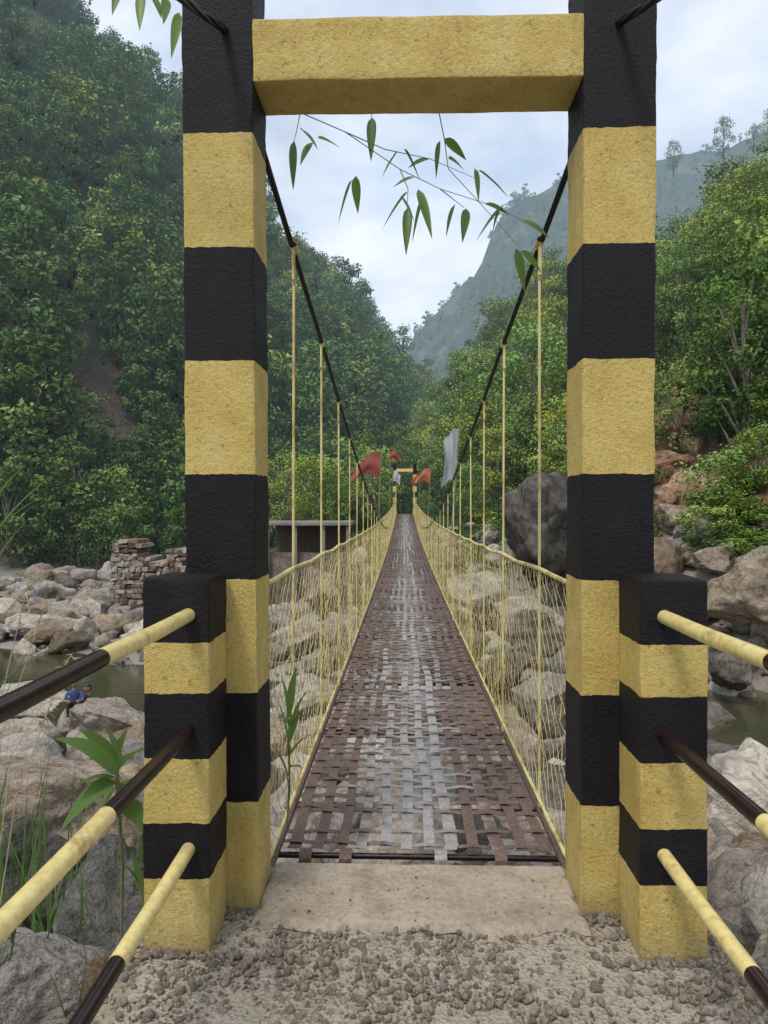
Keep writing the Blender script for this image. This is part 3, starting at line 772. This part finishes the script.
for a,b,c,d_ in LV:
    D=3.3+random.uniform(0,.35); lb.leaf(pixel_to_world(a,b,D),pixel_to_world(c,d_,D-random.uniform(-.06,.12)),.046,.05,random.uniform(-.7,.7))
lb.obj('leaves',M_blade,bam)
bam2=empty('bamboo_branch'); lb=LeafB()
P=[pixel_to_world(60,-60,2.6),pixel_to_world(120,-20,2.5),pixel_to_world(185,0,2.4)]
curve_tube('stem_0',[p[:] for p in P],.003,M_stem,bam2,2)
for a,b,c,d_ in [(140,-10,138,28),(165,-5,162,22),(178,10,170,56),(150,-8,160,16),(92,-20,70,6),(120,-20,110,12)]:
    lb.leaf(pixel_to_world(a,b,2.45),pixel_to_world(c,d_,2.4),.034,.05,random.uniform(-.7,.7))
lb.obj('leaves',M_blade,bam2)
def plant(name,base,leaves,w,stems=True,mat=M_blade):
    e=empty(name,(0,0,0)); lb=LeafB()
    for k,(a,b,c,d_,D) in enumerate(leaves):
        A=pixel_to_world(a,b,D);B=pixel_to_world(c,d_,D-.05); lb.leaf(A,B,w*random.uniform(.8,1.15),.18,random.uniform(-.6,.6),10)
        if stems: 
            Bs=Vector(base); curve_tube('stem_%d'%k,[Bs[:],(Bs.lerp(A,.5)+Vector((.01,0,.03)))[:],A[:]],.003,M_stem,e,2)
    lb.obj('leaves',mat,e)
plant('broadleaf_plant',pixel_to_world(118,960,2.75),[(115,780,48,742,2.6),(115,778,74,732,2.7),(114,772,100,728,2.75),(114,775,146,752,2.7),(113,785,54,838,2.6),(112,782,68,792,2.6),(116,795,150,780,2.65),(116,805,144,838,2.7),(112,775,126,730,2.8),(113,790,88,850,2.7)],.09)
plant('bamboo_shoot',pixel_to_world(145,1010,2.7),[(138,900,128,855,2.7),(140,910,152,960,2.7),(140,940,146,985,2.65),(136,890,118,870,2.7),(138,870,140,835,2.75)],.026)
plant('bamboo_shoot',pixel_to_world(286,830,3.35),[(288,720,296,668,3.3),(287,740,308,690,3.3),(288,750,276,700,3.35),(288,760,312,735,3.3),(288,770,302,770,3.3),(287,780,274,750,3.35),(288,720,280,676,3.4),(288,730,312,715,3.3),(288,745,300,712,3.45)],.036)
def grass(name,base,n,hgt,spread,seed,w=.012):
    r2=random.Random(seed); lb=LeafB()
    for i in range(n):
        b=Vector(base)+Vector((r2.uniform(-1,1)*spread*.4,r2.uniform(-1,1)*spread*.4,0)); a=r2.uniform(0,6.28); H=hgt*r2.uniform(.5,1.1)
        lb.leaf(b,b+Vector((math.cos(a)*spread*r2.uniform(.2,1),math.sin(a)*spread*r2.uniform(.2,1),H)),w,.12,r2.uniform(-.5,.5))
    lb.obj(name)
grass('grass_tuft',(-1.75,2.9,-.85),34,1.5,.45,1); grass('grass_tuft',(-1.45,3.3,-.9),26,1.0,.4,2); grass('grass_tuft',(-1.25,2.9,-.55),20,.35,.25,3,.008)
grass('grass_tuft',(-1.9,3.6,-1.0),30,1.3,.5,4); grass('grass_tuft',(2.0,4.0,-.9),14,.4,.3,5,.008)
e=empty('reed_clump'); lb=LeafB()
base=Vector((-1.35,2.05,-.6))
for a,b,c,d_,w_ in [(-30,560,46,476,.022),(-20,545,34,498,.018),(-25,590,22,520,.018),(-30,530,22,462,.02),(-20,640,60,560,.012),(-20,700,70,640,.010),(-10,720,50,610,.009)]:
    A=pixel_to_world(a,b,2.0); lb.leaf(A,pixel_to_world(c,d_,1.95),w_,.10,.5); curve_tube('culm',[base[:],(base.lerp(A,.5)+Vector((-.03,0,0)))[:],A[:]],.0025,M_stem,e,2)
lb.obj('leaves',M_blade,e)
M_straw=simple('dry_grass',(.42,.34,.20),.8)
for a,b,c,d_ in [(-5,740,42,600),(5,760,68,655),(-5,700,25,575),(10,800,52,690)]:
    P0=pixel_to_world(a,b,2.3);P1=pixel_to_world(c,d_,2.25); curve_tube('seed_stalk',[base[:],P0[:],P0.lerp(P1,.6)[:],P1[:]],.0016,M_straw,e,1)
    A=[];B=[]
    for i in range(26):
        q=P0.lerp(P1,.65+.35*i/26); A.append(q[:]);B.append((q+Vector((random.uniform(-.03,.03),random.uniform(-.02,.02),random.uniform(-.03,.015))))[:])
    V,F=tubes(A,B,.0018,.0006,3); mesh_obj('seed_plume',V,F,M_straw,e)
# ------------------------------------------------------------------ masonry wall and shelter
def blocks(name,x0,x1,y,z0,tops,mats,dep=.9):
    r2=random.Random(3); e=empty(name,(0,0,0)); n=len(tops); z=z0; buf=[([],[]) for _ in mats]
    while True:
        hh=r2.uniform(.16,.36); x=x0+r2.uniform(-.2,.1); any_=False
        while x<x1:
            ww=r2.uniform(.22,.7); t=tops[max(0,min(n-1,int((x+ww*.5-x0)/(x1-x0)*n)))]
            if z+hh*.5<t:
                any_=True; V,F=buf[r2.randrange(len(mats))]; o=len(V); g=.012; hj=hh*r2.uniform(.8,1.15)
                for dz in (0,1):
                    for dx,dy in ((0,0),(1,0),(1,1),(0,1)):
                        V.append((x+g+(ww-2*g)*dx+r2.uniform(-.05,.05),y+dep*dy+r2.uniform(-.12,.12),z+(hj-g)*dz+r2.uniform(-.05,.05)))
                F+=[[o,o+1,o+5,o+4],[o+1,o+2,o+6,o+5],[o+2,o+3,o+7,o+6],[o+3,o,o+4,o+7],[o+4,o+5,o+6,o+7],[o+3,o+2,o+1,o]]
            x+=ww
        z+=hh
        if not any_: break
    for k,(V,F) in enumerate(buf):
        o=mesh_obj('stones_%d'%k,V,F,mats[k],e); b=o.modifiers.new('b','BEVEL'); b.width=.05; b.segments=2
D=44; k=D/740
X=lambda px: EYE[0]+(px-404)*k
blocks('stone_masonry_wall',X(108),X(192),D,-5.2,[-.7,-.45,-.5,-1.5,-1.7,-1.7,-1.0,-.8,-1.9],[M_rock,M_rock,M_rockb],2.2)
hut=empty('open_shelter',(0,0,0)); D=46;k=D/740
M_slab=simple('grey_concrete',(.20,.19,.17)); M_wood=simple('weathered_wood',(.10,.075,.055),.9,6,.4)
rough_box('roof_slab',(X(262),45.4,.42),(X(352),49.5,.66),M_slab,hut,.03,.5,.03)
for q in (268,296,324,348): rough_box('roof_post',(X(q)-.09,45.6,-5),(X(q)+.09,45.8,.417),M_slab,hut,.01,.5,.01)
rough_box('low_wall',(X(268),46.0,-5),(X(348),46.3,-1.3),M_rockb,hut,.03,.4,.05)
rough_box('back_wall',(X(268),49.0,-5),(X(348),49.2,.417),M_wood,hut,.03,.8,.03)
# ------------------------------------------------------------------ people sitting on the rocks
M_skin=simple('skin',(.30,.17,.11),.6,8,.08); M_hair=simple('hair',(.012,.010,.010),.5)
def person(loc,rot,shirt,pants):
    e=empty('person',loc); e.rotation_euler=(0,0,rot)
    J=[('pelvis',(0,0,.12),.125),('belly',(0,.02,.27),.115),('chest',(0,.05,.44),.135),('neck',(0,.08,.58),.05),('head0',(0,.10,.66),.05)]
    V=[j[1] for j in J];Rr=[j[2] for j in J];E=[(0,1),(1,2),(2,3),(3,4)];seg=['p','s','s','k']
    for s in (-1,1):
        b=len(V); V+=[(s*.10,.05,.10),(s*.15,.42,.30),(s*.13,.50,-.08),(s*.13,.53,-.13),(s*.14,.66,-.16)];Rr+=[.09,.065,.042,.038,.03]
        E+=[(0,b),(b,b+1),(b+1,b+2),(b+2,b+3),(b+3,b+4)];seg+=['p','p','p','k','k']
        b=len(V); V+=[(s*.18,.05,.50),(s*.24,.16,.28),(s*.14,.36,.34),(s*.12,.42,.34)];Rr+=[.06,.045,.03,.032]
        E+=[(2,b),(b,b+1),(b+1,b+2),(b+2,b+3)];seg+=['s','s','k','k']
    me=bpy.data.meshes.new('b'); me.from_pydata(V,E,[]); o=bpy.data.objects.new('b',me); link(o)
    o.modifiers.new('s','SKIN'); sv=me.skin_vertices[0].data
    for i,r in enumerate(Rr): sv[i].radius=(r,r*.85 if i<3 else r); sv[i].use_root=(i==0)
    m=o.modifiers.new('u','SUBSURF'); m.levels=2;m.render_levels=2
    dg=bpy.context.evaluated_depsgraph_get(); bm_=bpy.data.meshes.new_from_object(o.evaluated_get(dg)); bpy.data.objects.remove(o)
    bm_.materials.clear()
    mats=[simple('shirt',shirt),simple('trousers',pants),M_skin]
    for q in mats: bm_.materials.append(q)
    def dist(p,a,b):
        a=Vector(a);b=Vector(b);ab=b-a;t=max(0,min(1,(p-a).dot(ab)/ab.length_squared));return (p-a-ab*t).length
    for f in bm_.polygons:
        c=Vector(f.center); k=min(range(len(E)),key=lambda i:dist(c,V[E[i][0]],V[E[i][1]])-.6*min(Rr[E[i][0]],Rr[E[i][1]]))
        f.material_index={'s':0,'p':1,'k':2}[seg[k]]; f.use_smooth=True
    ob=bpy.data.objects.new('body',bm_); link(ob,e)
    A=[];B=[];rA=[]
    for s in (-1,1):
        for i,(dx,L) in enumerate(((-.03,.07),(-.012,.08),(.006,.076),(.024,.06))):
            a=np.array([s*.12+dx,.44,.345]);A+=[a,a+[0,L*.55,-.005]];B+=[a+[0,L*.55,-.005],a+[0,L*.85,-.035]];rA+=[.009,.008]
        a=np.array([s*.12-s*.035,.41,.34]);A.append(a);B.append(a+[-s*.03,.035,-.005]);rA.append(.010)
    Vv,F=tubes(A,B,np.array(rA),None,6); mesh_obj('fingers',Vv,F,M_skin,ob,True)
    V0,F0=ICO[3]; H=V0*np.array([.078,.098,.118])
    ny_=V0[:,1]; H[:,1]+=np.where((ny_>.9)&(abs(V0[:,0])<.25)&(V0[:,2]<.15)&(V0[:,2]>-.3),.022,0)
    H[:,0]*=np.where(V0[:,2]<-.3,.85,1)
    hd=mesh_obj('head',H+np.array([0,.12,.76]),F0,M_skin,e,True)
    Hh=V0*np.array([.088,.106,.125])+np.array([0,.107,.775]); keep=[f for f in F0 if np.mean([V0[i,2] for i in f])>.25 or np.mean([V0[i,1] for i in f])<-.2]
    mesh_obj('hair',Hh,keep,M_hair,hd,True)
    for s in (-1,1):
        mesh_obj('ear',V0*np.array([.012,.02,.03])+np.array([s*.08,.11,.755]),F0,M_skin,hd,True)
        mesh_obj('eye',V0*.011+np.array([s*.03,.205,.775]),F0,M_hair,hd,True)
    mesh_obj('mouth',V0*np.array([.022,.006,.006])+np.array([0,.208,.705]),F0,simple('lips',(.25,.08,.07)),hd,True)
for (px,py,D,rot,sh,pa) in ((70,712,21,R(200),(.05,.08,.22),(.02,.02,.03)),(87,716,21.4,R(150),(.02,.02,.025),(.03,.05,.12))):
    P=pixel_to_world(px,py,D); person(P,rot,sh,pa)
    o=rock_mesh('boulder',200+px,M_rock,5,14,.2); link(o); o.scale=(.9,.8,.9); o.location=P+Vector((0,.1,-.55))
print('done')
